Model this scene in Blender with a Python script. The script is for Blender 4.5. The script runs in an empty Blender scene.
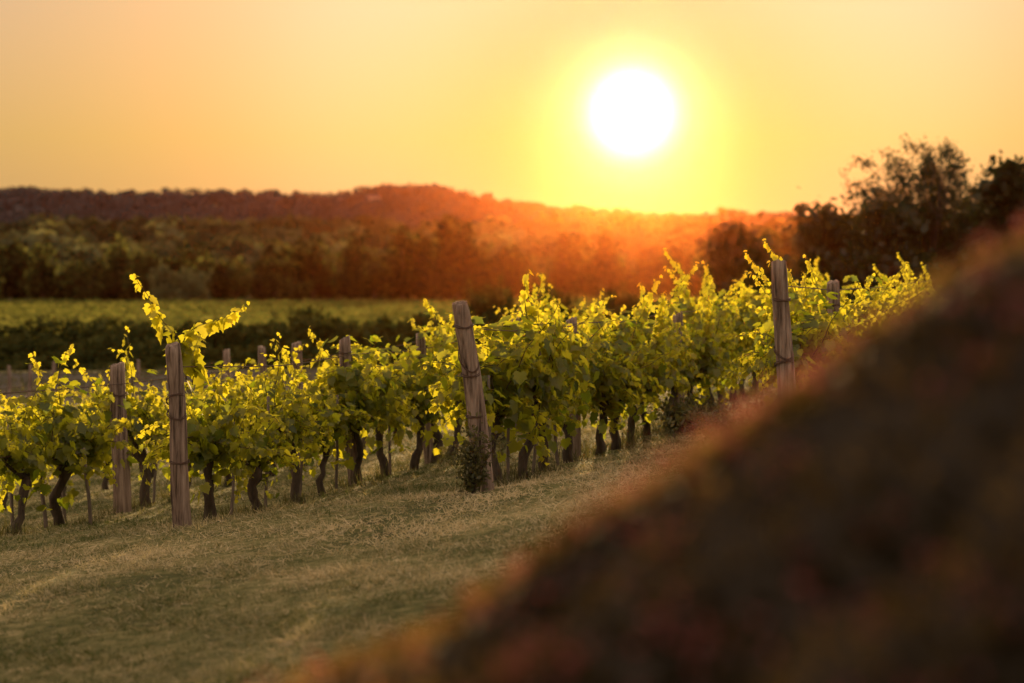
import bpy, math, random
import numpy as np
R_ = math.radians
scn = bpy.context.scene
COL = scn.collection

# ------------------------------------------------------------------ camera, sky, sun, exposure
F = 2400.0            # focal length in pixels of a 1024 px wide picture (about 85 mm)
HY = 290.0            # picture row of the true horizon
CZ = 2.0              # eye height in world units
cam_d = bpy.data.cameras.new('camera')
cam = bpy.data.objects.new('camera', cam_d); COL.objects.link(cam)
cam_d.sensor_width = 36.0
cam_d.lens = F / 1024.0 * 36.0
cam.location = (0, 0, CZ)
cam.rotation_euler = (R_(90) - math.atan((341.5 - HY) / F), 0, 0)
cam_d.clip_start = 0.05; cam_d.clip_end = 20000
cam_d.dof.use_dof = True
cam_d.dof.focus_distance = 21.5
cam_d.dof.aperture_fstop = 1.7
scn.camera = cam

SUN_AZ = math.atan((632 - 512) / F)      # to the right of +Y
SUN_EL = math.atan((HY - 113) / F)
SUN = (math.sin(SUN_AZ) * math.cos(SUN_EL), math.cos(SUN_AZ) * math.cos(SUN_EL), math.sin(SUN_EL))

world = bpy.data.worlds.new('World'); scn.world = world
world.use_nodes = True
wn = world.node_tree.nodes; wl = world.node_tree.links
wn.clear()
def N(tree, kind, **kw):
    n = tree.nodes.new(kind)
    for k, v in kw.items(): setattr(n, k, v)
    return n
wt = world.node_tree
w_out = N(wt, 'ShaderNodeOutputWorld')
w_bg = N(wt, 'ShaderNodeBackground'); w_bg.inputs['Strength'].default_value = 0.10
sky = N(wt, 'ShaderNodeTexSky', sky_type='NISHITA', sun_disc=False)
sky.sun_elevation = SUN_EL; sky.sun_rotation = SUN_AZ
sky.air_density = 1.5; sky.dust_density = 6.0; sky.ozone_density = 0.6
tc = N(wt, 'ShaderNodeTexCoord')
nrm = N(wt, 'ShaderNodeVectorMath', operation='NORMALIZE')
wl.new(tc.outputs['Generated'], nrm.inputs[0])
dot = N(wt, 'ShaderNodeVectorMath', operation='DOT_PRODUCT'); dot.inputs[1].default_value = SUN
wl.new(nrm.outputs[0], dot.inputs[0])
acos = N(wt, 'ShaderNodeMath', operation='ARCCOSINE', use_clamp=False)
mn = N(wt, 'ShaderNodeMath', operation='MINIMUM'); mn.inputs[1].default_value = 1.0
wl.new(dot.outputs['Value'], mn.inputs[0]); wl.new(mn.outputs[0], acos.inputs[0])
sc_ = N(wt, 'ShaderNodeMath', operation='DIVIDE'); sc_.inputs[1].default_value = math.pi
wl.new(acos.outputs[0], sc_.inputs[0])
sq = N(wt, 'ShaderNodeMath', operation='SQRT'); wl.new(sc_.outputs[0], sq.inputs[0])
def ramp(tree, stops, interp='LINEAR'):
    r = N(tree, 'ShaderNodeValToRGB'); e = r.color_ramp.elements
    r.color_ramp.interpolation = interp
    while len(e) > 1: e.remove(e[-1])
    for i, (p, c) in enumerate(stops):
        el = e[0] if i == 0 else e.new(p)
        el.position = p; el.color = (c[0], c[1], c[2], 1)
    return r
P = lambda deg: math.sqrt(deg / 180.0)
AUREOLE = [(0, (.5, .14, .22)), (1.3, (.5, .09, .22)), (2.2, (.45, .17, .20)), (2.7, (.50, .34, .21)), (3.8, (.60, .49, .245)), (4.6, (.66, .54, .27)), (5.5, (.70, .595, .295)), (8, (.80, .60, .30)), (9.2, (.70, .51, .225)),
           (12, (.60, .46, .195)), (16, (.48, .385, .185)), (30, (.92, .63, .35)), (60, (1.0, .71, .43)), (180, (.94, .70, .47))]
AQ = np.concatenate([np.linspace(0, P(20), 25), np.linspace(P(20), 1, 7)[1:]]); AK = np.array([P(a) for a, c in AUREOLE]); AC = np.array([c for a, c in AUREOLE])
fine = np.linspace(0, 1, 801); w = np.exp(-((fine[:, None] - fine[None]) / .018) ** 2); w /= w.sum(1, keepdims=True)
AS = np.stack([w @ np.interp(fine, AK, AC[:, k]) for k in range(3)], -1)
halo = ramp(wt, [(float(q), [float(np.interp(q, fine, AS[:, k])) for k in range(3)]) for q in AQ], 'B_SPLINE')
wl.new(sq.outputs[0], halo.inputs['Fac'])
core = ramp(wt, [(0, (1, 1, 1)), (P(.44), (.8, .8, .75)), (P(.77), (.30, .30, .26)), (P(.99), (.17, .16, .125)), (P(1.18), (.085, .07, .055)), (P(1.45), (.04, .026, .024)), (P(1.95), (.014, .005, .007)), (P(2.8), (.003, .001, .001)), (P(3.6), (0, 0, 0))])
wl.new(sq.outputs[0], core.inputs['Fac'])
# warm low band near the horizon
sep = N(wt, 'ShaderNodeSeparateXYZ'); wl.new(nrm.outputs[0], sep.inputs[0])
elev = N(wt, 'ShaderNodeMapRange'); elev.inputs['From Min'].default_value = 0.02; elev.inputs['From Max'].default_value = 0.115
wl.new(sep.outputs['Z'], elev.inputs['Value'])
band = ramp(wt, [(0, (1.06, .84, .72)), (.45, (1.03, .97, .76)), (1, (.97, 1.01, 1.30))])
wl.new(elev.outputs[0], band.inputs['Fac'])
mul = N(wt, 'ShaderNodeMix', data_type='RGBA', blend_type='MULTIPLY'); mul.inputs['Factor'].default_value = 1
wl.new(halo.outputs[0], mul.inputs['A']); wl.new(band.outputs[0], mul.inputs['B'])
def scale_add(a_sock, k, b_sock):
    s = N(wt, 'ShaderNodeVectorMath', operation='SCALE'); s.inputs['Scale'].default_value = k
    wl.new(a_sock, s.inputs[0])
    if b_sock is None: return s.outputs[0]
    ad = N(wt, 'ShaderNodeVectorMath', operation='ADD'); wl.new(s.outputs[0], ad.inputs[0]); wl.new(b_sock, ad.inputs[1])
    return ad.outputs[0]
tint = N(wt, 'ShaderNodeMix', data_type='RGBA', blend_type='MULTIPLY'); tint.inputs['Factor'].default_value = 1
tint.inputs['B'].default_value = (1.0, .72, .45, 1)
wl.new(sky.outputs[0], tint.inputs['A'])
NISH, HALO, CORE = 0.15, 7.32, 40.0
s1 = scale_add(tint.outputs['Result'], NISH, None)
s2 = scale_add(mul.outputs['Result'], HALO, s1)
s3 = scale_add(core.outputs[0], CORE, s2)
wl.new(s3, w_bg.inputs['Color']); wl.new(w_bg.outputs[0], w_out.inputs['Surface'])

sun_d = bpy.data.lights.new('sun', 'SUN'); sun_d.energy = 5.0; sun_d.angle = R_(0.6); sun_d.color = (1.0, .66, .30)
sun_o = bpy.data.objects.new('sun', sun_d); COL.objects.link(sun_o)
from mathutils import Vector, Matrix
sun_o.rotation_euler = Vector(SUN).to_track_quat('Z', 'Y').to_euler()
sun_o.location = (5, 40, 30)

vs = scn.view_settings
vs.view_transform = 'Standard'; vs.look = 'None'; vs.exposure = 0.45; vs.gamma = 1.0; vs.use_curve_mapping = False
scn.cycles.use_denoising = True
scn.cycles.max_bounces = 6; scn.cycles.diffuse_bounces = 2; scn.cycles.transmission_bounces = 4; scn.cycles.volume_bounces = 0
scn.cycles.sample_clamp_indirect = 4.0
HAZE_DENSITY = 0.0000180; HAZE_G = 0.970; HAZE_COLOR = (1.0, .265, .055)

# ------------------------------------------------------------------ mesh helpers
rng = np.random.default_rng(11)
class MB:
    """collects raw vertices, faces and a per-vertex 'tone' and makes one mesh of them"""
    def __init__(s): s.v = []; s.f = []; s.t = []; s.n = 0
    def add(s, v, f, tone=0.5):
        v = np.asarray(v, dtype=np.float32).reshape(-1, 3)
        s.v.append(v)
        s.f.append(np.asarray(f, dtype=np.int32) + s.n)
        t = np.empty(len(v), np.float32); t[:] = tone; s.t.append(t)
        s.n += len(v)
    def mesh(s, name, mat, smooth=False):
        me = bpy.data.meshes.new(name)
        v = np.concatenate(s.v); me.vertices.add(len(v)); me.vertices.foreach_set('co', v.ravel())
        loops = np.concatenate([f.ravel() for f in s.f]); tot = np.concatenate([np.full(len(f), f.shape[1], np.int32) for f in s.f])
        me.loops.add(len(loops)); me.loops.foreach_set('vertex_index', loops)
        st = np.concatenate([[0], np.cumsum(tot)[:-1]]).astype(np.int32)
        me.polygons.add(len(tot)); me.polygons.foreach_set('loop_start', st); me.polygons.foreach_set('loop_total', tot)
        if smooth: me.polygons.foreach_set('use_smooth', np.ones(len(tot), bool))
        a = me.attributes.new('tone', 'FLOAT', 'POINT'); a.data.foreach_set('value', np.concatenate(s.t))
        me.update(calc_edges=True); me.validate()
        me.materials.append(mat)
        return me
    def build(s, name, mat, parent=None, smooth=False, loc=None):
        o = bpy.data.objects.new(name, s.mesh(name, mat, smooth)); COL.objects.link(o)
        if parent is not None: o.parent = parent
        if loc is not None: o.location = loc
        return o
def tag(o, label, cat, group=None):
    o['label'] = label; o['category'] = cat
    if group: o['group'] = group
    elif 'group' in o: del o['group']
    return o
def kind(o, k, label=None):
    o['kind'] = k
    if label: o['label'] = label
    return o
def thing(name, label, cat, loc=(0, 0, 0), rz=0.0, group=None):
    o = bpy.data.objects.new(name, None); COL.objects.link(o)
    o.location = loc; o.rotation_euler = (0, 0, rz); o.empty_display_size = .2
    return tag(o, label, cat, group)
def copy_tree(o, parent=None):
    kids = [c for c in o.children]
    c = o.copy(); COL.objects.link(c)
    if parent is not None: c.parent = parent
    for k in kids: copy_tree(k, c)
    return c
def unit(v):
    v = np.asarray(v, float); return v / (np.linalg.norm(v, axis=-1, keepdims=True) + 1e-9)
def tube(mb, pts, rad, sides=8, tone=.5, rough=0.0, caps=True, r=None):
    """tapered, slightly knobbly tube along a polyline"""
    r = r or rng
    pts = np.asarray(pts, float); n = len(pts)
    rad = np.broadcast_to(np.asarray(rad, float), (n,))
    tan = unit(np.gradient(pts, axis=0))
    ref = np.array([0, 0, 1.0]) if abs(tan[0][2]) < .9 else np.array([1.0, 0, 0])
    v = []
    a = unit(np.cross(tan[0], ref))
    for i in range(n):
        a = unit(a - tan[i] * np.dot(a, tan[i])); b = np.cross(tan[i], a)
        ang = np.linspace(0, 2 * math.pi, sides, endpoint=False)
        rr = rad[i] * (1 + rough * r.uniform(-1, 1, sides))
        v.append(pts[i] + rr[:, None] * (np.cos(ang)[:, None] * a + np.sin(ang)[:, None] * b))
    v = np.concatenate(v)
    f = []
    for i in range(n - 1):
        for k in range(sides):
            f.append((i * sides + k, i * sides + (k + 1) % sides, (i + 1) * sides + (k + 1) % sides, (i + 1) * sides + k))
    base = len(v)
    if caps:
        v = np.concatenate([v, pts[:1], pts[-1:]])
        tri = []
        for k in range(sides):
            tri.append((base, (k + 1) % sides, k)); tri.append((base + 1, (n - 1) * sides + k, (n - 1) * sides + (k + 1) % sides))
        mb.add(v, f, tone)
        # caps share the vertices just added
        mb.f.append(np.asarray(tri, np.int32) + (mb.n - len(v)))
    else:
        mb.add(v, f, tone)
def frames(nrm_, up_):
    """rotation matrices with Z = normal and Y as near as possible to up"""
    z = unit(nrm_); x = unit(np.cross(up_, z)); y = np.cross(z, x)
    return np.stack([x, y, z], axis=-1)
def scatter(mb, tmpl_v, tmpl_f, pos, rot, scale, tone):
    n = len(pos); k = len(tmpl_v)
    sc = np.asarray(scale, float).reshape(n, -1, 1) if np.ndim(scale) > 0 else float(scale)
    if np.ndim(scale) == 2: tv = tmpl_v[None] * np.asarray(scale)[:, None, :]
    else: tv = tmpl_v[None] * (np.asarray(scale, float).reshape(-1, 1, 1))
    v = np.einsum('nij,nkj->nki', rot, np.broadcast_to(tv, (n, k, 3))) + np.asarray(pos)[:, None, :]
    f = (tmpl_f[None] + (np.arange(n) * k)[:, None, None]).reshape(-1, tmpl_f.shape[1])
    mb.add(v.reshape(-1, 3), f, np.repeat(np.broadcast_to(tone, (n,)), k))
def rand_dirs(n, r, zlo=-1.0):
    z = r.uniform(zlo, 1, n); a = r.uniform(0, 2 * math.pi, n); q = np.sqrt(1 - z * z)
    return np.stack([q * np.cos(a), q * np.sin(a), z], -1)

# ------------------------------------------------------------------ materials
def mat(name):
    m = bpy.data.materials.new(name); m.use_nodes = True
    t = m.node_tree; t.nodes.clear()
    out = N(t, 'ShaderNodeOutputMaterial')
    return m, t, out
def leaf_material(name, dark, light, tr_dark, tr_light, trans=.5, gloss=.06, rough=.42):
    m, t, out = mat(name); L = t.links
    at = N(t, 'ShaderNodeAttribute', attribute_name='tone')
    d = N(t, 'ShaderNodeMix', data_type='RGBA'); d.inputs['A'].default_value = (*dark, 1); d.inputs['B'].default_value = (*light, 1)
    e = N(t, 'ShaderNodeMix', data_type='RGBA'); e.inputs['A'].default_value = (*tr_dark, 1); e.inputs['B'].default_value = (*tr_light, 1)
    L.new(at.outputs['Fac'], d.inputs['Factor']); L.new(at.outputs['Fac'], e.inputs['Factor'])
    df = N(t, 'ShaderNodeBsdfDiffuse'); L.new(d.outputs['Result'], df.inputs['Color'])
    tl = N(t, 'ShaderNodeBsdfTranslucent'); L.new(e.outputs['Result'], tl.inputs['Color'])
    mx = N(t, 'ShaderNodeMixShader'); mx.inputs[0].default_value = trans
    L.new(df.outputs[0], mx.inputs[1]); L.new(tl.outputs[0], mx.inputs[2])
    if gloss > 0:
        g = N(t, 'ShaderNodeBsdfGlossy'); g.inputs['Roughness'].default_value = rough; g.inputs['Color'].default_value = (.9, .9, .9, 1)
        m2 = N(t, 'ShaderNodeMixShader'); m2.inputs[0].default_value = gloss
        L.new(mx.outputs[0], m2.inputs[1]); L.new(g.outputs[0], m2.inputs[2]); L.new(m2.outputs[0], out.inputs['Surface'])
    else: L.new(mx.outputs[0], out.inputs['Surface'])
    return m
def noise_material(name, stops, scale=5.0, stretch=(1, 1, 1), rough=.9, bump=.3, detail=6, coord='Object', bump_scale=None, bump_dist=.02):
    m, t, out = mat(name); L = t.links
    c = N(t, 'ShaderNodeTexCoord'); mp = N(t, 'ShaderNodeMapping'); mp.inputs['Scale'].default_value = stretch
    L.new(c.outputs[coord], mp.inputs['Vector'])
    n = N(t, 'ShaderNodeTexNoise'); n.inputs['Scale'].default_value = scale; n.inputs['Detail'].default_value = detail; n.inputs['Roughness'].default_value = .65
    L.new(mp.outputs[0], n.inputs['Vector'])
    r = ramp(t, stops); L.new(n.outputs['Fac'], r.inputs['Fac'])
    b = N(t, 'ShaderNodeBsdfPrincipled'); b.inputs['Roughness'].default_value = rough; b.inputs['Specular IOR Level'].default_value = .25
    L.new(r.outputs[0], b.inputs['Base Color'])
    if bump > 0:
        n2 = N(t, 'ShaderNodeTexNoise'); n2.inputs['Scale'].default_value = bump_scale or scale * 3; n2.inputs['Detail'].default_value = 8
        L.new(mp.outputs[0], n2.inputs['Vector'])
        bp = N(t, 'ShaderNodeBump'); bp.inputs['Strength'].default_value = bump; bp.inputs['Distance'].default_value = bump_dist
        L.new(n2.outputs['Fac'], bp.inputs['Height']); L.new(bp.outputs[0], b.inputs['Normal'])
    L.new(b.outputs[0], out.inputs['Surface'])
    return m

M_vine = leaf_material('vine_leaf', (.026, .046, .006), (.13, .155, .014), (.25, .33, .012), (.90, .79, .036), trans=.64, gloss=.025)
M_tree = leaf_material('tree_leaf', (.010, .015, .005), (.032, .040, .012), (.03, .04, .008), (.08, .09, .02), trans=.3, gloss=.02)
M_wood_far = leaf_material('forest_leaf', (.028, .042, .022), (.115, .135, .066), (.03, .04, .012), (.30, .28, .08), trans=.35, gloss=0)
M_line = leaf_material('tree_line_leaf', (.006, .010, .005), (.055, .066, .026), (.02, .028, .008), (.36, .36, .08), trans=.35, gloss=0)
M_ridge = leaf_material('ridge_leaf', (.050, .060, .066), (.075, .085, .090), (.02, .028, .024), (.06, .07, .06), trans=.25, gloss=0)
M_crop = leaf_material('crop_leaf', (.038, .052, .015), (.10, .115, .034), (.11, .125, .022), (.27, .26, .055), trans=.45, gloss=0)
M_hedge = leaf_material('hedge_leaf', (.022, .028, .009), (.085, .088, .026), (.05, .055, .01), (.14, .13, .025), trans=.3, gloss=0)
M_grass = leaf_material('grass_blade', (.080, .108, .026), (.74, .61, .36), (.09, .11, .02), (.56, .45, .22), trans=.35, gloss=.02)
M_weed = leaf_material('weed_leaf', (.045, .055, .018), (.15, .13, .05), (.06, .07, .014), (.20, .17, .05), trans=.4, gloss=.02)
M_cover = leaf_material('bank_leaf', (.010, .008, .002), (.20, .135, .045), (.05, .036, .004), (.46, .27, .09), trans=.5, gloss=0)
M_flower = leaf_material('pink_petal', (.20, .045, .05), (.55, .16, .17), (.40, .10, .09), (.75, .27, .23), trans=.4, gloss=0)
M_bark = noise_material('vine_bark', [(.3, (.028, .02, .013)), (.7, (.10, .075, .05))], 14, (1, 1, .25), bump=.8)
M_cane = noise_material('vine_cane', [(.3, (.07, .06, .02)), (.7, (.13, .09, .035))], 20, bump=.2)
M_treebark = noise_material('tree_bark', [(.3, (.03, .024, .018)), (.7, (.09, .07, .05))], 4, (1, 1, .3), bump=.4)
M_post = noise_material('weathered_post_wood', [(.34, (.035, .024, .017)), (.43, (.15, .105, .075)), (.55, (.27, .20, .15)), (.72, (.42, .33, .255))], 30, (1, 1, .07), bump=1.0, bump_scale=60, bump_dist=.02)
M_stake = noise_material('stake_wood', [(.3, (.09, .07, .055)), (.7, (.22, .18, .14))], 30, (1, 1, .15), bump=.4)
M_wire = noise_material('rusty_wire', [(.3, (.05, .03, .02)), (.7, (.12, .07, .045))], 40, bump=0, rough=.6)
M_soil = noise_material('mound_soil', [(.3, (.012, .009, .006)), (.7, (.045, .034, .02))], 6, bump=.6)
M_track = noise_material('track_soil', [(.3, (.04, .033, .022)), (.7, (.085, .07, .05))], .35, (1, .3, 1), bump=.3)
M_wall = noise_material('far_wall', [(.3, (.24, .21, .18)), (.7, (.34, .30, .26))], .5, bump=0)
M_roof = noise_material('far_roof', [(.3, (.10, .06, .045)), (.7, (.16, .09, .065))], .5, bump=0)

# ------------------------------------------------------------------ terrain
def sst(a, b, x): 
    t = np.clip((x - a) / (b - a), 0, 1); return t * t * (3 - 2 * t)
RIDGE_PX = [-400, -200, 0, 60, 180, 240, 300, 345, 385, 430, 458, 500, 560, 610, 650, 720, 800, 1024, 1400]
RIDGE_PY = [186, 192, 191, 194, 196, 195, 197, 196, 191, 188, 194, 204, 211, 217, 221, 218, 220, 222, 216]
def ground(x, y):
    x = np.asarray(x, float); y = np.asarray(y, float)
    near = -1.67 - .35 * (1 - np.exp(-np.maximum(y - 20.5, 0) / 6.5)) - .012 * np.minimum(y - 20.5, 0) * 0
    side = .14 * 8 * np.tanh(x / 8) * (1 - .75 * sst(45, 85, y))
    z = near + side
    z = z * (1 - sst(48, 82, y)) + (-2.45 + side) * sst(48, 82, y)
    u = 512 + F * x / np.maximum(y, 300)
    # small knoll where the trees on the right stand
    z = z + 1.2 * np.exp(-((x - 20) / 14) ** 2 - ((y - 108) / 30) ** 2)
    # plain, wooded slope, far ridge
    up = np.interp(y, [0, 430, 520, 690, 760], [0, 0, 5.5, 15.5, 16.5])
    z = z + up
    ridge = np.interp(512 + F * x / 900.0, RIDGE_PX, [(HY - p) / F * 900 - 3.6 + 2.45 for p in RIDGE_PY])
    z = z + sst(720, 900, y) * (ridge - 16.5) - sst(925, 1400, y) * (ridge + 6)
    # low undulation
    z = z + .025 * np.sin(x * 1.3 + y * .35) * np.sin(y * .8 - x * .4) * (1 - sst(40, 80, y))
    return z + CZ
ys = np.concatenate([np.linspace(-55, 0, 12)[:-1], np.linspace(0, 60, 121), 60 * (1700 / 60.) ** np.linspace(0, 1, 120)[1:]])
ss = np.linspace(-1, 1, 161); ss = np.sign(ss) * np.abs(ss) ** 1.5
gx = ss[None] * (26 + .62 * np.abs(ys))[:, None]; gy = np.broadcast_to(ys[:, None], gx.shape)
gv = np.stack([gx, gy, ground(gx, gy)], -1).reshape(-1, 3)
nx = len(ss); ii = np.arange(len(ys) - 1)[:, None] * nx + np.arange(nx - 1)[None]
gf = np.stack([ii, ii + 1, ii + nx + 1, ii + nx], -1).reshape(-1, 4)
def ground_material():
    m, t, out = mat('mown_grass_ground'); L = t.links
    c = N(t, 'ShaderNodeTexCoord')
    def nz(scale, detail=6, st=(1, 1, 1)):
        mp = N(t, 'ShaderNodeMapping'); mp.inputs['Scale'].default_value = st; L.new(c.outputs['Object'], mp.inputs[0])
        n = N(t, 'ShaderNodeTexNoise'); n.inputs['Scale'].default_value = scale; n.inputs['Detail'].default_value = detail; n.inputs['Roughness'].default_value = .65
        L.new(mp.outputs[0], n.inputs['Vector']); return n
    big = nz(.55, 5, (1, .8, 1)); fine = nz(9, 8)
    mix = N(t, 'ShaderNodeMix', data_type='FLOAT'); mix.inputs['Factor'].default_value = .5
    L.new(big.outputs['Fac'], mix.inputs['A']); L.new(fine.outputs['Fac'], mix.inputs['B'])
    r = ramp(t, [(.38, (.042, .048, .014)), (.47, (.095, .100, .030)), (.56, (.22, .195, .08)), (.68, (.50, .39, .21))])
    L.new(mix.outputs['Result'], r.inputs['Fac'])
    b = N(t, 'ShaderNodeBsdfPrincipled'); b.inputs['Roughness'].default_value = .95; b.inputs['Specular IOR Level'].default_value = .1
    L.new(r.outputs[0], b.inputs['Base Color'])
    bp = N(t, 'ShaderNodeBump'); bp.inputs['Strength'].default_value = .7; bp.inputs['Distance'].default_value = .04
    L.new(fine.outputs['Fac'], bp.inputs['Height']); L.new(bp.outputs[0], b.inputs['Normal'])
    L.new(b.outputs[0], out.inputs['Surface'])
    return m
mb = MB(); mb.add(gv, gf); kind(mb.build('ground', ground_material(), smooth=True), 'structure')

# pale bare farm track beyond the vines
mb = MB(); tx = np.linspace(-60, 14, 75); ty = np.linspace(57, 80.5, 14)
X, Y = np.meshgrid(tx, ty); Yw = Y + 1.0 * np.sin(X * .13) + .4 * np.sin(X * .41 + Y)
mb.add(np.stack([X, Yw, ground(X, Yw) + .02], -1).reshape(-1, 3),
       [(j * 75 + i, j * 75 + i + 1, (j + 1) * 75 + i + 1, (j + 1) * 75 + i) for j in range(13) for i in range(74)])
kind(mb.build('farm_track', M_track, smooth=True), 'structure')

# mound in the foreground on the right
MC = np.array([1.62, 3.35])
M_R = np.linspace(0, 4.6, 231)
M_H = np.convolve(np.pad(np.interp(M_R, [0, .3, .6, 1.0, 1.4, 1.8, 2.2, 2.7, 3.6, 4.6], [.656, .464, .274, .022, -.295, -.551, -.732, -.96, -1.39, -2.1]) - .018, 8, mode='reflect', reflect_type='odd'), np.ones(17) / 17, 'valid')
def mound_z(x, y):
    r = np.hypot(x - MC[0], y - MC[1])
    z = CZ + np.interp(r, M_R, M_H)
    z = z + .03 * np.sin(x * 5 + y * 2) * np.sin(y * 4.3 - x) + .02 * np.sin(x * 11 + 1) * np.sin(y * 9 + 2)
    return z
NR, NA = 60, 120
rr = np.linspace(0, 4.4, NR); aa = np.linspace(0, 2 * math.pi, NA, endpoint=False)
RR, AA = np.meshgrid(rr, aa, indexing='ij')
MX = MC[0] + RR * np.cos(AA); MY = MC[1] + RR * np.sin(AA)
MZ = np.maximum(mound_z(MX, MY), ground(MX, MY) - .3)
# do not bury the camera
mb = MB()
mb.add(np.stack([MX, MY, MZ], -1).reshape(-1, 3), [(i * NA + k, i * NA + (k + 1) % NA, (i + 1) * NA + (k + 1) % NA, (i + 1) * NA + k) for i in range(NR - 1) for k in range(NA)])
kind(mb.build('mound', M_soil, smooth=True), 'structure')

# ------------------------------------------------------------------ leaf templates
def fan(boundary, centre):
    b = np.asarray(boundary, float); n = len(b)
    v = np.concatenate([[centre], b]); f = [(0, 1 + i, 1 + (i + 1) % n) for i in range(n)]
    return v, np.asarray(f, np.int32)
def grape_leaf(fold=.18, cup=.10):
    """five-lobed leaf of unit width, base at the origin, tip towards -Y, slightly folded along the midrib"""
    half = [(.0, .02), (.16, .13), (.34, .10), (.50, -.10), (.38, -.22), (.52, -.46), (.31, -.50), (.27, -.62), (.13, -.72)]
    pts = half + [(0, -.92)] + [(-x, y) for x, y in half[::-1][:-1]]
    b = [(x, y, fold * abs(x) - cup * (x * x + (y + .4) ** 2) * 1.6) for x, y in pts]
    return fan(b, (0, -.32, -.02))
LEAF = [grape_leaf(.18, .10), grape_leaf(-.10, .18), grape_leaf(.30, .02)]
QUAD_V = np.array([(-.5, -.35, 0), (.5, -.35, .12), (.45, .35, 0), (-.5, .4, .12)]); QUAD_F = np.array([(0, 1, 2), (0, 2, 3)], np.int32)
OVAL_V, OVAL_F = fan([(0, 0, 0), (.22, .25, .05), (.2, .65, .04), (0, 1, -.06), (-.2, .65, .04), (-.22, .25, .05)], (0, .45, -.03))
def put_leaves(mb, pos, outward, size, tone, r, droop=.55):
    """grape leaves hanging from pos, faces looking outward with scatter"""
    n = len(pos)
    nrm_ = unit(unit(outward) * 1.0 + rand_dirs(n, r) * .75 + np.array([0, 0, .35]))
    up = unit(np.array([0, 0, 1.0]) + rand_dirs(n, r) * droop)
    rot = frames(nrm_, up)
    which = r.integers(0, len(LEAF), n)
    for k, (lv, lf) in enumerate(LEAF):
        s = which == k
        if s.any(): scatter(mb, lv, lf, pos[s], rot[s], size[s], tone[s])

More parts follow.
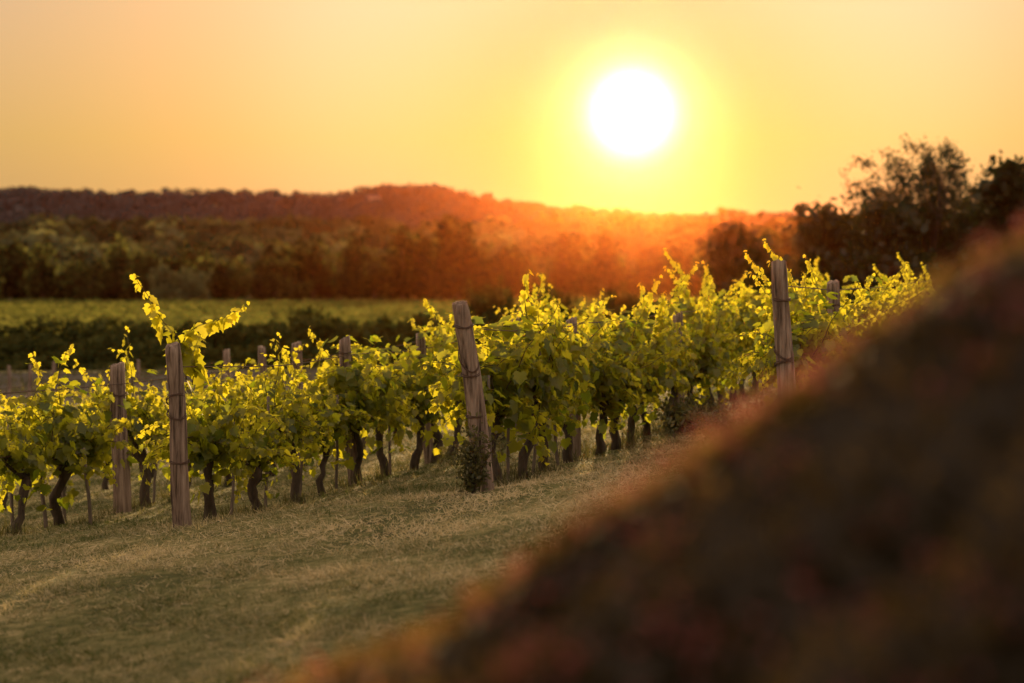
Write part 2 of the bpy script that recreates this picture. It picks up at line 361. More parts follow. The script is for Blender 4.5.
# ------------------------------------------------------------------ grape vines
def shoot_path(p0, d0, length, r, n=9, bend=.5, lift=.0, droop=0.0):
    pts = [np.asarray(p0, float)]; d = unit(d0); step = length / (n - 1)
    for i in range(n - 1):
        d = unit(d + r.normal(0, bend * .28, 3) + np.array([0, 0, lift - droop * (i / (n - 1)) ** 2]) * .3)
        pts.append(pts[-1] + d * step)
    return np.asarray(pts)
def vine_meshes(seed, top=1.55, thick=1.0, lean=0.0, extra=(), density=1.0):
    """local X runs along the row; returns trunk, shoot and foliage meshes"""
    r = np.random.default_rng(seed)
    tr = MB(); ca = MB(); lf = MB()
    hz = r.uniform(.52, .66)
    pts = [(0, 0, -.08)]; x = y = 0.0
    for i in range(1, 8):
        x += r.normal(0, .030) + lean * hz / 8; y += r.normal(0, .022); pts.append((x, y, hz * i / 7))
    base_r = r.uniform(.034, .046) * thick
    rad = base_r * np.array([1.45, 1.1, .95, .88, .95, 1.0, 1.3, .85]) * (1 + .18 * r.uniform(-1, 1, 8))
    tube(tr, pts, rad, 9, rough=.16, r=r)
    head = np.array(pts[-1])
    arms = []
    for sgn in (-1, 1):
        a = shoot_path(head - (0, 0, .04), (sgn, r.normal(0, .2), .35), r.uniform(.34, .5), r, 6, .5)
        tube(tr, a, np.linspace(base_r * .75, base_r * .4, 6), 7, rough=.15, r=r); arms.append(a)
    shoots = []
    for k in range(int(r.integers(11, 14))):
        a = arms[k % 2]; p0 = a[int(r.integers(0, 6))]
        h = (top - p0[2]) * (r.uniform(.55, 1.05) if r.random() < .74 else r.uniform(1.05, 1.42))
        s = shoot_path(p0, (r.normal(0, .75), r.normal(0, .42), 1), h * 1.12, r, 10, .85, .12, r.uniform(.1, 1.6))
        shoots.append((s, .0)); tube(ca, s, np.linspace(.007, .0025, 10), 5, r=r, caps=False)
    for k in range(15):                                    # drooping laterals give the hedge its belly
        a = arms[k % 2]; p0 = a[int(r.integers(0, 6))] + np.array([0, 0, r.uniform(.0, .45)])
        s = shoot_path(p0, (r.normal(0, .6), r.choice([-1, 1]) * r.uniform(.5, 1), r.uniform(-.1, .4)), r.uniform(.3, .68), r, 7, .7, -.55)
        shoots.append((s, .0)); tube(ca, s, np.linspace(.005, .002, 7), 4, r=r, caps=False)
    for e in extra:
        e = np.asarray(e, float); shoots.append((e, 1.0)); tube(ca, e, np.linspace(.007, .0025, len(e)), 5, r=r, caps=False)
    P_, O_, S_, T_ = [], [], [], []
    for s, hero in shoots:
        seg = np.linalg.norm(np.diff(s, axis=0), axis=1); ln = seg.sum(); cum = np.concatenate([[0], np.cumsum(seg)])
        m = max(4, int(ln / (.024 if not hero else .036) * density))
        q = np.linspace(.10 if not hero else .12, 1, m)
        p = np.stack([np.interp(q * ln, cum, s[:, k]) for k in range(3)], -1)
        out = r.normal(0, 1, (m, 3)); out[:, 2] *= .3; out = unit(out) + np.stack([0 * q, np.sign(p[:, 1] + 1e-6) * .45, 0 * q], -1)
        pet = r.uniform(.03, .11, m)[:, None] * (1.05 - .75 * q[:, None])
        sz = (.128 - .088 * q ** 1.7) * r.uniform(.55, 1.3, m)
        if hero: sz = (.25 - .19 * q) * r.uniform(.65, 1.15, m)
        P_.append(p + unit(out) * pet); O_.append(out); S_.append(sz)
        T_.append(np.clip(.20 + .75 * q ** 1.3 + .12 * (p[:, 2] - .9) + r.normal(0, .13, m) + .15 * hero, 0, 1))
    # filler leaves in the body of the canopy
    m = int(130 * density)
    p = np.stack([r.normal(0, .32, m), r.normal(0, .17, m), r.normal(.82, .27, m)], -1); p[:, 2] = np.clip(p[:, 2], .24, top * .92); p[:, :2] += head[:2]
    out = p - np.array([head[0], head[1], .9]); out[:, 0] *= .4
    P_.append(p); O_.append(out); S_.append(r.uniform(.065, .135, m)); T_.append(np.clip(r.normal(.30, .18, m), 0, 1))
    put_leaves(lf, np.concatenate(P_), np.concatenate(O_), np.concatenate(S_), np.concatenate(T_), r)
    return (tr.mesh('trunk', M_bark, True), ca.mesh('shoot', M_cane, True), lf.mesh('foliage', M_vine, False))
def make_vine(meshes, loc, rz, label, group, scale=None):
    t = thing('grape_vine', label, 'grape vine', loc, rz, group)
    if scale: t.scale = (scale, scale, scale * vrng.uniform(.88, 1.12))
    for nm, me in zip(('trunk', 'shoots', 'foliage'), meshes):
        o = bpy.data.objects.new(nm, me); COL.objects.link(o); o.parent = t
    return t
ROW_ANG = math.atan2(4.3, 1.127)          # heading of the rows
RD = np.array([math.cos(ROW_ANG), math.sin(ROW_ANG)])
ROW0 = {k: np.array([-2.885 + 2.61 * k, 20.9 - .12 * max(k, 0)]) for k in range(-5, 4)}
def row_pt(k, t, off=0.0):
    p = ROW0[k] + RD * t + np.array([RD[1], -RD[0]]) * off
    return (p[0], p[1], float(ground(p[0], p[1])))
def to_local(world_pt, loc, rz):
    d = np.asarray(world_pt) - np.asarray(loc); c, s = math.cos(-rz), math.sin(-rz)
    return (c * d[0] - s * d[1], s * d[0] + c * d[1], d[2])
def at(px, py, d): return np.array([(px - 512) / F * d, d, CZ + (HY - py) / F * d])

ROWTXT = {0: 'the upright end post', 1: 'the leaning end post',
          2: 'the tall straight end post', -1: 'the dark split post at far left',
          -2: 'the first row beyond the dark split post', -3: 'the second row beyond the dark split post', -4: 'the third row beyond the dark split post'}
ORD = ['first', 'second', 'third', 'fourth', 'fifth', 'sixth', 'seventh', 'eighth', 'ninth', 'tenth']
variants = [vine_meshes(100 + i, top=1.36 + .07 * (i % 4), thick=[1.0, 1.25, .9, 1.4][i % 4], lean=[0, .35, -.3, .15, -.5][i % 5], density=[1.0, .72, 1.12, .85][i % 4]) for i in range(14)]
used = set()
VINE_T = {0: [.75, 1.75, 2.75, 3.75, 4.95, 5.75, 6.9] + [7.9 + i for i in range(8)],
          1: [.75, 1.55, 2.6, 3.5, 4.6] + [5.5 + i * .98 for i in range(17)],
          2: [.7, 1.7, 2.6, 3.7, 4.6] + [5.6 + i * .98 for i in range(11)],
          -1: [2.5, 3.7, 5.7, 6.8] + [8.2 + i * 1.35 for i in range(6)],
          -2: [6.5 + i * 1.5 for i in range(8)], -3: [12 + i * 1.5 for i in range(7)], -4: [17 + i * 1.4 for i in range(6)]}
vrng = np.random.default_rng(5)
for k, ts in VINE_T.items():
    for i, t in enumerate(ts):
        loc = row_pt(k, t, vrng.normal(0, .05)); rz = ROW_ANG + (math.pi if vrng.random() < .5 else 0) + vrng.normal(0, .06)
        d = loc[1]
        if k in (0, 1, 2, -1):
            w = {0: 'along the row of', 1: 'along the row behind', 2: 'along the row behind', -1: 'along the row of'}[k]
            if i < 8: label = f"{ORD[i]} backlit grape vine {w} {ROWTXT[k]}"
            else: label = f"distant backlit grape vine deep {w} {ROWTXT[k]}"
        else: label = f"small far grape vine in {ROWTXT[k]}"
        group = f"grape vines in the row of {ROWTXT[k]}" if k > -2 else f"grape vines in {ROWTXT[k]}"
        label = label.replace('the row of the row', 'the row')
        if k == 0 and i == 0:
            rz = ROW_ANG
            ex = []
            for pl in ([(186, 380, 21.3), (184, 352, 21.2), (176, 334, 21.1), (163, 322, 21.1), (155, 308, 21.0), (147, 294, 21.0), (140, 285, 21.0), (134, 275, 21.0)],
                       [(186, 372, 21.3), (182, 345, 21.2), (187, 333, 21.2), (200, 325, 21.2), (216, 321, 21.2), (230, 316, 21.2), (240, 309, 21.2), (249, 302, 21.2)],
                       [(192, 385, 21.4), (196, 360, 21.4), (200, 345, 21.4), (203, 335, 21.4)]):
                ex.append([to_local(at(*q), loc, rz) for q in pl])
            make_vine(vine_meshes(7, top=1.5, thick=1.1, lean=-.1, extra=ex), loc, rz, 'grape vine with two tall stray shoots beside the upright grey end post', group)
            continue
        vi = int(vrng.integers(0, len(variants)))
        if (k == -1 or (k == 0 and t < 3)) and vi % 4 in (0, 2): vi = (vi // 4) * 4 + 1
        if k in (1, 2) and vi % 4 in (1, 3): vi = (vi // 4) * 4 + (2 if vrng.random() < .6 and vi < 12 else 0)
        sc = vrng.uniform(.92, 1.08) * ({2: .92, 1: 1.06, -1: (1.14 if 2.5 < t < 6.2 else .95), -2: .78, -3: .75, -4: .72}.get(k, 1.0) if k else (.88 if t < 4.4 else 1.17))
        make_vine(variants[vi], loc, rz, label, group, sc)

# ------------------------------------------------------------------ posts, stakes, wires
def post(base, top, r0, label, ties=(), group=None, name='wooden_post', seed=0, split=False, sides=18):
    r = np.random.default_rng(1000 + seed)
    base = np.asarray(base, float); top = np.asarray(top, float); v = top - base; L = np.linalg.norm(v)
    t = thing(name, label, 'post', base, 0, group)
    ax = v / L
    n = 22; qs = np.linspace(-.12 / L, 1, n)
    ang = np.linspace(0, 2 * math.pi, sides, endpoint=False)
    prof = 1 + .05 * np.sin(ang * 2 + r.uniform(0, 6)) + .035 * np.sin(ang * 5 + r.uniform(0, 6)) + .02 * r.normal(0, 1, sides)
    a = unit(np.cross(ax, (0, 1, .01))); b = np.cross(ax, a)
    V = []
    for i, q in enumerate(qs):
        rr = r0 * (1.10 - .20 * max(q, 0)) * prof * (1 + .018 * r.normal(0, 1, sides))
        if i == n - 1: rr = rr * .93
        c = ax * L * q + a * .012 * math.sin(q * 5 + seed) + b * .01 * math.sin(q * 7)
        V.append(c + rr[:, None] * (np.cos(ang)[:, None] * a + np.sin(ang)[:, None] * b))
    tilt = ax * L * 1 + ax * .006
    last = V[-1].copy(); last += ax * (r.normal(0, .006, sides))[:, None] + ax * (.02 * np.cos(ang + r.uniform(0, 6)))[:, None]; V[-1] = last
    V.append(last * .5 + (tilt) * .5); V = np.concatenate(V + [tilt[None]])
    m = MB(); Fq = [(i * sides + k, i * sides + (k + 1) % sides, (i + 1) * sides + (k + 1) % sides, (i + 1) * sides + k) for i in range(n) for k in range(sides)]
    m.add(V, Fq); c = len(V) - 1
    m.f.append(np.asarray([(n * sides + k, n * sides + (k + 1) % sides, c) for k in range(sides)], np.int32))
    m.build('shaft', M_post, t, smooth=True)
    for (q, slope) in ties:
        w = MB(); rr = r0 * (1.10 - .20 * q) * 1.10
        pts = [ax * (L * q + slope * math.cos(x + 1.2)) + rr * (math.cos(x) * a + math.sin(x) * b) for x in np.linspace(0, 2 * math.pi, 25)]
        tube(w, pts, .006, 5, caps=False); 
        pts = [p + ax * .012 * (1 + .5 * math.sin(i * .7)) for i, p in enumerate(pts)]
        tube(w, pts, .004, 5, caps=False)
        w.build('wire_tie', M_wire, t, smooth=True)
    return t
def pz(px, d): x = (px - 512) / F * d; return np.array([x, d, float(ground(x, d))])
PG = 'weathered wooden vineyard posts'
post(pz(183, 20.75), at(172, 345, 20.7), .076, 'upright weathered grey end post below two tall stray vine shoots', [(.62, .04), (.70, -.05), (.36, .01)], PG, seed=1)
post(pz(486, 20.45), at(461, 303, 20.35), .076, 'leaning weathered end post wrapped with four rusty wires', [(.88, .02), (.62, .015), (.40, .005), (.23, -.01), (.70, .11)], PG, seed=2)
post(pz(788, 20.3), at(780, 262, 20.3), .073, 'tall straight weathered end post rising beside the flowering mound', [(.80, .01), (.52, .06), (.46, -.02)], PG, seed=3)
post(pz(121, 25.9), at(118, 364, 25.9), .088, 'dark thick split post among the vines at the far left', [(.8, .02)], PG, seed=4)
post(pz(354, 25.7), at(344, 338, 25.7), .066, 'grey post in leaves midway between upright and leaning end posts', [(.9, .01)], PG, seed=5)
post(pz(430, 28.6), at(419, 334, 28.6), .058, 'tilted dark post in leaves just left of the leaning end post', [], PG, seed=6)
post(pz(296, 31.0), at(296, 343, 31.0), .070, 'short grey post top just left of the thick grey mid-row post', [(.93, .01)], PG, seed=7)
post(pz(262, 36.9), at(262, 347, 36.9), .065, 'thin grey post top, middle one of three above the left vines', [], PG, seed=8)
post(pz(228, 42.4), at(227, 350, 42.4), .065, 'thin grey post top, first of three right of the tall shoots', [], PG, seed=9)
post(pz(573, 25.1), at(572, 319, 25.1), .068, 'grey post top above the leaves behind the leaning end post', [(.9, .01)], PG, seed=10)
post(pz(678, 29.2), at(677, 314, 29.2), .070, 'reddish backlit post top midway between leaning and tall end posts', [(.9, .01)], PG, seed=11)
post(pz(515, 33), at(515, 318, 33), .065, 'small faint post top in leaves just right of the leaning end post', [], PG, seed=12)
post(pz(834, 23.8), at(832, 282, 23.8), .075, 'dark post half hidden in leaves just behind the tall straight post', [(.85, .01)], PG, seed=13)
for i, (px, py) in enumerate([(53, 358), (29, 361), (137, 356), (8, 362)]):
    post(pz(px, 58), at(px + 1, py + 4, 58), .045, ['faint thin fence post on the pale track, left of the vine shoots', 'faint thin fence post near the picture edge on the pale track',
         'faint thin fence post on the pale track directly above the dark post', 'faintest fence post on the pale track at the extreme left edge'][i], [], 'faint fence posts on the pale track', name='fence_post', seed=30 + i, sides=10)

def stake(base, top, r0, label, group='thin stakes among the vines', seed=0):
    r = np.random.default_rng(2000 + seed)
    base = np.asarray(base, float); top = np.asarray(top, float)
    o = MB(); n = 8; pts = np.array([(top - base) * q + np.append(r.normal(0, .004, 2), 0) for q in np.linspace(-.06, 1, n)])
    tube(o, pts, np.linspace(r0, r0 * .85, n), 7, rough=.12, r=r)
    return tag(o.build('vine_stake', M_stake, smooth=True, loc=base), label, 'stake', group)
for i, (px, top, d, dx, lab) in enumerate([
        (12, (8, 420), 24.6, 0, 'grey stake nearest the left picture edge before dark vine trunks'),
        (45, (36, 432), 24.2, 0, 'short tilted grey stake second from the left picture edge'),
        (64, (57, 404), 25.0, 0, 'tall grey stake third from the left picture edge'),
        (90, (83, 448), 24.0, 0, 'thin dark stake just left of the dark split post')]):
    stake(pz(px, d), at(top[0], top[1], d), .021, lab, seed=i)
for k, ts in {0: [1.35, 2.25, 3.25, 4.35, 6.2], 1: [.55, 1.15, 2.1, 3.1], -1: [6.1, 7.1]}.items():
    for j, t in enumerate(ts):
        b = np.array(row_pt(k, t, -.06)); h = 1.0 + .1 * (j % 3)
        tp = b + np.array([vrng.normal(0, .05), vrng.normal(0, .05), h])
        stake(b, tp, .016, f"{ORD[j]} thin dark stake along the row {'of' if k != 1 else 'behind'} {ROWTXT[k]}", seed=50 + 10 * k + j)
def row_wire(k, t0, t1, h, label):
    pts = []
    for t in np.arange(t0, t1 + .1, .5):
        p = row_pt(k, t); pts.append((p[0], p[1], p[2] + h - .02 * math.sin((t % 4.4) / 4.4 * math.pi)))
    w = MB(); tube(w, pts, .005, 5, caps=False)
    tag(w.build('trellis_wire', M_wire, smooth=True), label, 'wire', 'trellis wires along the rows')
for k, t1 in ((0, 15), (1, 22), (2, 16), (-1, 16), (-2, 18), (-3, 22)):
    nm = ROWTXT[k] if k > -2 else ROWTXT[k]
    row_wire(k, 0.05 if k > -1 else (1.5 if k == -1 else 5), t1, 1.40, f"upper thin rusty wire running from {nm}" if k >= -1 else f"upper thin rusty wire along {nm}")
    if k >= -1: row_wire(k, 0.05 if k > -1 else 1.5, t1, .78, f"lower thin rusty wire running from {nm}")

# ------------------------------------------------------------------ grass, straw, weeds
BL_V = np.array([(-.5, 0, 0), (.5, 0, 0), (.12, .25, 1.0)]); BL_F = np.array([(0, 1, 2)], np.int32)
def smooth_noise(x, y, s, seed):
    r = np.random.default_rng(seed); o = 0
    for i in range(7):
        a = r.uniform(0, 2 * math.pi); w = r.uniform(.6, 1.7) / s; o = o + np.sin((x * math.cos(a) + y * math.sin(a)) * w * 6.28 + r.uniform(0, 6.28))
    return o / 4.0
def grass_field():
    g = MB(); r = np.random.default_rng(21)
    n = 330000
    d = 9.5 + (46 - 9.5) * r.random(n) ** 1.25
    x = r.uniform(-.24, .24, n) * d + r.normal(0, .1, n)
    # clumping
    cl = smooth_noise(x, d, .9, 3) + .8 * smooth_noise(x, d, .28, 4)
    keep = r.random(n) < np.clip(.62 + .45 * cl, .08, 1); x, d, cl = x[keep], d[keep], cl[keep]; n = len(x)
    z = ground(x, d)
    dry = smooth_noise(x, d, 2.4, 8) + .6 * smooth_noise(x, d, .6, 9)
    tone = np.clip(.10 + .40 * dry + r.normal(0, .24, n) + .16 * sst(-4, 2, x) + .62 * np.exp(-((d - 18.6 - .1 * x) / 3.0) ** 2) * (.6 + .4 * sst(-4, 0, x)), 0, 1)  # shade painted in: darker leftward and toward camera, around the dry straw strip
    h = (.022 + .022 * np.clip(cl + .4, 0, 2)) * r.uniform(.5, 1.6, n) * (.9 + d / 60)
    ln = unit(np.stack([r.normal(0, .8, n), r.normal(0, .8, n), np.abs(r.normal(.8, .35, n))], -1))
    flat = r.random(n) < .28; ln[flat, 2] *= .15; ln = unit(ln); h[flat] *= 1.7; tone[flat] = np.clip(tone[flat] + .22, 0, 1)
    yv = unit(np.cross(ln, r.normal(0, 1, (n, 3)))); xv = np.cross(yv, ln)
    rot = np.stack([xv, yv, ln], -1)
    w = r.uniform(.004, .008, n) * (.7 + d / 28)
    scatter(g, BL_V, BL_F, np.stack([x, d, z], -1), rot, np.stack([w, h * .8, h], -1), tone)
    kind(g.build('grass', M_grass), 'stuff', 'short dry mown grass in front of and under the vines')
grass_field()
def weeds():
    g = MB(); r = np.random.default_rng(33); P_ = []; 
    for k, (t0, t1, dens) in {0: (.2, 15, 16), 1: (0, 22, 26), 2: (-.3, 15, 20), -1: (1.5, 14, 14)}.items():
        for c in range(int((t1 - t0) * dens / 6)):
            t = r.uniform(t0, t1); p = row_pt(k, t, r.normal(0, .22)); m = int(r.integers(10, 34)); hh = r.uniform(.06, .22) * (1.35 if (k == 1 and t > 4) else 1)
            q = np.stack([r.normal(p[0], .07, m), r.normal(p[1], .07, m), np.full(m, p[2])], -1); P_.append((q, hh))
    for q, hh in P_:
        m = len(q); ln = unit(np.stack([r.normal(0, .35, m), r.normal(0, .35, m), np.ones(m)], -1)); h = hh * r.uniform(.5, 1.3, m)
        yv = unit(np.cross(ln, r.normal(0, 1, (m, 3)))); xv = np.cross(yv, ln)
        scatter(g, BL_V, BL_F, q, np.stack([xv, yv, ln], -1), np.stack([np.full(m, .012), h * .8, h], -1), np.clip(r.normal(.45, .25, m), 0, 1))
    kind(g.build('weeds', M_weed), 'stuff', 'tufts of dry weeds around the feet of the vines')
weeds()

def track_grass():
    g = MB(); r = np.random.default_rng(36); n = 26000
    d = r.uniform(54, 82, n); x = r.uniform(-22, 8, n); cl = smooth_noise(x, d, 5, 37) + .6 * smooth_noise(x, d, 1.5, 38)
    k = r.random(n) < np.clip(.35 + .5 * cl, .04, 1); x, d, cl = x[k], d[k], cl[k]; n = len(x)
    ln = unit(np.stack([r.normal(0, .4, n), r.normal(0, .4, n), np.ones(n)], -1)); h = r.uniform(.08, .32, n) * (.7 + .5 * np.clip(cl, 0, 1))
    yv = unit(np.cross(ln, r.normal(0, 1, (n, 3)))); xv = np.cross(yv, ln)
    scatter(g, BL_V, BL_F, np.stack([x, d, ground(x, d)], -1), np.stack([xv, yv, ln], -1), np.stack([np.full(n, .05), h * .8, h], -1), np.clip(r.normal(.35, .22, n) + .2 * cl, 0, 1))
    kind(g.build('rough_grass', M_weed), 'stuff', 'rough grass growing over the pale track')
track_grass()

def bush(name, label, cat, loc, size, n, leaf, mt, seed, group=None, stems=7, tone=.35, upright=.5):
    r = np.random.default_rng(seed); t = thing(name, label, cat, loc, 0, group)
    st = MB(); lv = MB(); P_ = []
    sx, sy, sz = size
    for k in range(stems):
        tip = np.array([r.normal(0, .45) * sx, r.normal(0, .45) * sy, sz * r.uniform(.65, 1.0)])
        s = np.array([tip * q * np.array([q ** .5, q ** .5, 1]) + r.normal(0, .02 * sz, 3) * (q > 0) * (q < 1) for q in np.linspace(0, 1, 7)]); s[0, 2] = -.03
        tube(st, s, np.linspace(.012, .004, 7) * sz, 5, r=r, caps=False)
        m = n // stems; q = r.uniform(.12, 1, m)
        P_.append(np.stack([np.interp(q, np.linspace(0, 1, 7), s[:, c]) for c in range(3)], -1) + r.normal(0, 1, (m, 3)) * np.array([sx, sy, sz * .45]) * .20 * (.6 + q[:, None] * .5))
    p = np.concatenate(P_); p[:, 2] = np.maximum(p[:, 2], .02)
    m = len(p); nr = unit(rand_dirs(m, r) + np.array([0, 0, .3])); up = unit(rand_dirs(m, r) + np.array([0, 0, upright]))
    scatter(lv, OVAL_V, OVAL_F, p, frames(nr, up), leaf * r.uniform(.6, 1.4, m), np.clip(r.normal(tone, .2, m) + .25 * (p[:, 2] / sz - .5), 0, 1))
    st.build('stems', M_bark, t, True); lv.build('foliage', mt, t)
    return t
bush('rose_bush', 'small dense green bush at the foot of the leaning post', 'bush', pz(474, 20.2), (.30, .26, .56), 800, .048, M_weed, 71, tone=.5)
# low dusty tufts of shrub at the foot of the row
bush('shrub', 'low scrubby dry shrub under the vines left of the tall post', 'shrub', row_pt(1, 7.2, .45), (.55, .45, .42), 900, .06, M_weed, 72, tone=.45)
bush('shrub', 'low scrubby green shrub at the mound edge below the tall post', 'shrub', row_pt(2, -.2, -.35), (.6, .5, .40), 900, .06, M_weed, 73, tone=.35)

# ------------------------------------------------------------------ flowering cover on the mound
def mound_cover():
    r = np.random.default_rng(41); g = MB(); fl = MB()
    n = 60000
    rad = 2.6 * np.sqrt(r.random(n)); a = r.uniform(0, 2 * math.pi, n)
    x = MC[0] + rad * np.cos(a); y = MC[1] + rad * np.sin(a); z = mound_z(x, y)
    k = (np.hypot(x, y) > .9) & (z > ground(x, y) - .05) & ((y > 1.0) & (x < 3.2)); x, y, z, rad, a = x[k], y[k], z[k], rad[k], a[k]; n = len(x)
    cl = smooth_noise(a * 2.2, rad * .32, .30, 12) + .6 * smooth_noise(a * 2.5, rad * .6, .14, 13)
    out = unit(np.stack([np.cos(a) * .7, np.sin(a) * .7, np.full(n, .9)], -1))
    lift = np.clip(.016 + .016 * cl, .004, .05)
    p = np.stack([x, y, z], -1) + out * (lift * r.random(n) ** .6)[:, None]
    nr = unit(out + rand_dirs(n, r) * 1.1); up = unit(out * .8 + rand_dirs(n, r))
    dry = smooth_noise(x, y, .5, 14)
    scatter(g, OVAL_V, OVAL_F, p, frames(nr, up), r.uniform(.014, .034, n), np.clip(.26 + .58 * cl + .15 * dry + r.normal(0, .12, n), 0, 1))
    kind(g.build('ground_cover', M_cover), 'stuff', 'low leafy ground cover over the out-of-focus mound')
    # heads of small pink flowers on short stems, in loose drifts that run down the slope
    m = 34000
    a = r.uniform(0, 2 * math.pi, m); rad = 2.6 * np.sqrt(r.random(m)); x = MC[0] + rad * np.cos(a); y = MC[1] + rad * np.sin(a)
    fld = smooth_noise(a * 2.2, rad * .45, .36, 15) + .5 * smooth_noise(a * 2, rad, .12, 16)
    k = (np.hypot(x, y) > .9) & (y > 1.0) & (x < 3.2) & (r.random(m) < np.clip(.06 + .62 * fld, .01, .8) * (.12 + .88 * np.exp(-((a - R_(160)) / R_(42)) ** 2))); a, rad, x, y = a[k], rad[k], x[k], y[k]; m = len(a)
    out = unit(np.stack([np.cos(a) * .55, np.sin(a) * .55, np.ones(m)], -1) + r.normal(0, .22, (m, 3)))
    h = r.uniform(.012, .045, m); p = np.stack([x, y, mound_z(x, y)], -1); q = p + out * h[:, None]
    yv = unit(np.cross(out, r.normal(0, 1, (m, 3)))); xv = np.cross(yv, out)
    scatter(g2 := MB(), BL_V, BL_F, p, np.stack([xv, yv, out], -1), np.stack([np.full(m, .004), h * .2, h], -1), np.clip(r.normal(.6, .2, m), 0, 1))
    kind(g2.build('flower_stems', M_cover), 'stuff', 'thin flower stems over the out-of-focus mound')
    for j in range(6):
        scatter(fl, OVAL_V, OVAL_F, q + r.normal(0, .012, (m, 3)), frames(unit(out + rand_dirs(m, r) * .9), unit(rand_dirs(m, r))), r.uniform(.009, .017, m), np.clip(r.normal(.5, .25, m), 0, 1))
    kind(fl.build('pink_flowers', M_flower), 'stuff', 'drifts of small pink flowers over the out-of-focus mound')
mound_cover()

# ------------------------------------------------------------------ trees
def tree_meshes(seed, H, R, trunk_h, n_limbs, n_leaf, leaf, style='round', mt=None, sig=.10, tone=.35):
    r = np.random.default_rng(seed); tr = MB(); cr = MB()
    th = trunk_h
    tp = np.array([(r.normal(0, .03) * H * q, r.normal(0, .03) * H * q, th * q) for q in np.linspace(0, 1, 6)]); tp[0] = (0, 0, -.3)
    r0 = H * .026
    tube(tr, tp, np.linspace(r0 * 1.25, r0 * .8, 6), 9, rough=.08, r=r)
    tips = []
    for k in range(n_limbs):
        a = k * 2.399 + r.uniform(-.4, .4); q = r.uniform(.35, 1.0)
        p0 = tp[-1] * (.55 + .45 * q) if style != 'fan' else tp[-1] * (.75 + .25 * q)
        if style == 'fan':
            e = R_(r.uniform(48, 86)); ln = (H - p0[2]) * r.uniform(.8, 1.0) / max(math.sin(e), .75)
            ln = min(ln, R / max(math.cos(e), .05) * 1.0)
        elif style == 'tall': e = R_(r.uniform(35, 85)); ln = min((H - p0[2]) / max(math.sin(e), .3), R / max(math.cos(e), .1)) * r.uniform(.75, 1)
        else: e = R_(r.uniform(8, 88)); ln = 1 / math.sqrt((math.cos(e) / R) ** 2 + (math.sin(e) / (H - p0[2])) ** 2) * r.uniform(.72, 1)
        d = np.array([math.cos(a) * math.cos(e), math.sin(a) * math.cos(e), math.sin(e)])
        s = shoot_path(p0, d, ln, r, 8, .35, .12)
        tube(tr, s, np.linspace(r0 * .5, r0 * .07, 8), 6, r=r, caps=False)
        tips.append((s, 1.0))
        for j in range(7 if style != 'fan' else 9):
            i0 = int(r.integers(2, 7)); d2 = unit(d + r.normal(0, .55, 3) + np.array([0, 0, .15]))
            s2 = shoot_path(s[i0], d2, ln * r.uniform(.22, .42), r, 6, .45, .15)
            tube(tr, s2, np.linspace(r0 * .16, r0 * .03, 6), 4, r=r, caps=False); tips.append((s2, 1.6))
            for jj in range(2 if style == 'fan' else 0):
                s3 = shoot_path(s2[int(r.integers(2, 5))], unit(d2 + r.normal(0, .6, 3)), ln * r.uniform(.10, .2), r, 4, .4, .1)
                tube(tr, s3, np.linspace(r0 * .07, r0 * .02, 4), 3, r=r, caps=False); tips.append((s3, 1.0))
    w = np.array([t[1] for t in tips]); cnt = r.multinomial(n_leaf, w / w.sum()); P_ = []
    clump = r.uniform(.35, 1.0, len(tips))
    T_ = []
    for (s, _), c, cm in zip(tips, cnt, clump):
        if style == 'fan': c = int(c * cm)
        if c == 0: continue
        q = r.uniform(.3, 1.03, c); u = np.linspace(0, 1, len(s))
        P_.append(np.stack([np.interp(q, u, s[:, k]) for k in range(3)], -1) + r.normal(0, sig * R * (.5 + .7 * cm), (c, 3)))
        T_.append(np.clip(r.normal(tone + .3 * (cm - .6), .2, c), 0, 1))
    p = np.concatenate(P_); m = len(p); p[:, 2] = np.maximum(p[:, 2], .1)
    scatter(cr, QUAD_V, QUAD_F, p, frames(rand_dirs(m, r), rand_dirs(m, r)), leaf * r.uniform(.6, 1.4, m), np.concatenate(T_))
    return tr.mesh('trunk', M_treebark, True), cr.mesh('crown', mt or M_tree)
def place_tree(meshes, loc, label, cat='tree', name='tree', rz=0., scale=(1, 1, 1), group=None):
    t = thing(name, label, cat, loc, rz, group); t.scale = scale
    for nm, me in zip(('trunk', 'crown'), meshes):
        o = bpy.data.objects.new(nm, me); COL.objects.link(o); o.parent = t
    return t
TG = 'trees on the rise at the right'
def gtree(px, top, d, R, style, nl, leaf, seed, label, limbs=9, th=.25, sig=.16, name='tree'):
    b = pz(px, d); H = (at(px, top, d)[2] - b[2]) * (1.14 if style == 'round' else .95)
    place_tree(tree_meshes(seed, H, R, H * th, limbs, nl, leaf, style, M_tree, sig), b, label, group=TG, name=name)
gtree(928, 140, 100, 3.0, 'fan', 24000, .095, 201, 'tall airy tree with thin upright branches showing sky between', 14, .16, .05)
gtree(864, 194, 98, 2.5, 'round', 11000, .24, 202, 'dense rounded tree just left of the tall airy tree', 12, .2, .16)
gtree(888, 218, 95, 2.0, 'round', 11000, .24, 203, 'dark low dense tree in front of the tall airy tree', 12, .18, .17)
gtree(1014, 172, 96, 1.8, 'round', 11000, .24, 204, 'dark dense tree at the right picture edge above the mound', 12, .3, .15)
gtree(966, 222, 102, 1.7, 'round', 5000, .24, 205, 'low dark bushy tree between the airy tree and the rightmost tree', 12, .2, .17)
gtree(742, 244, 135, 2.7, 'round', 5200, .30, 206, 'wide hazy bushy tree just left of the tall straight post', 12, .2, .18)
gtree(824, 262, 130, 1.9, 'round', 4800, .30, 207, 'hazy bush-like tree right of the tall straight post top', 12, .2, .18)

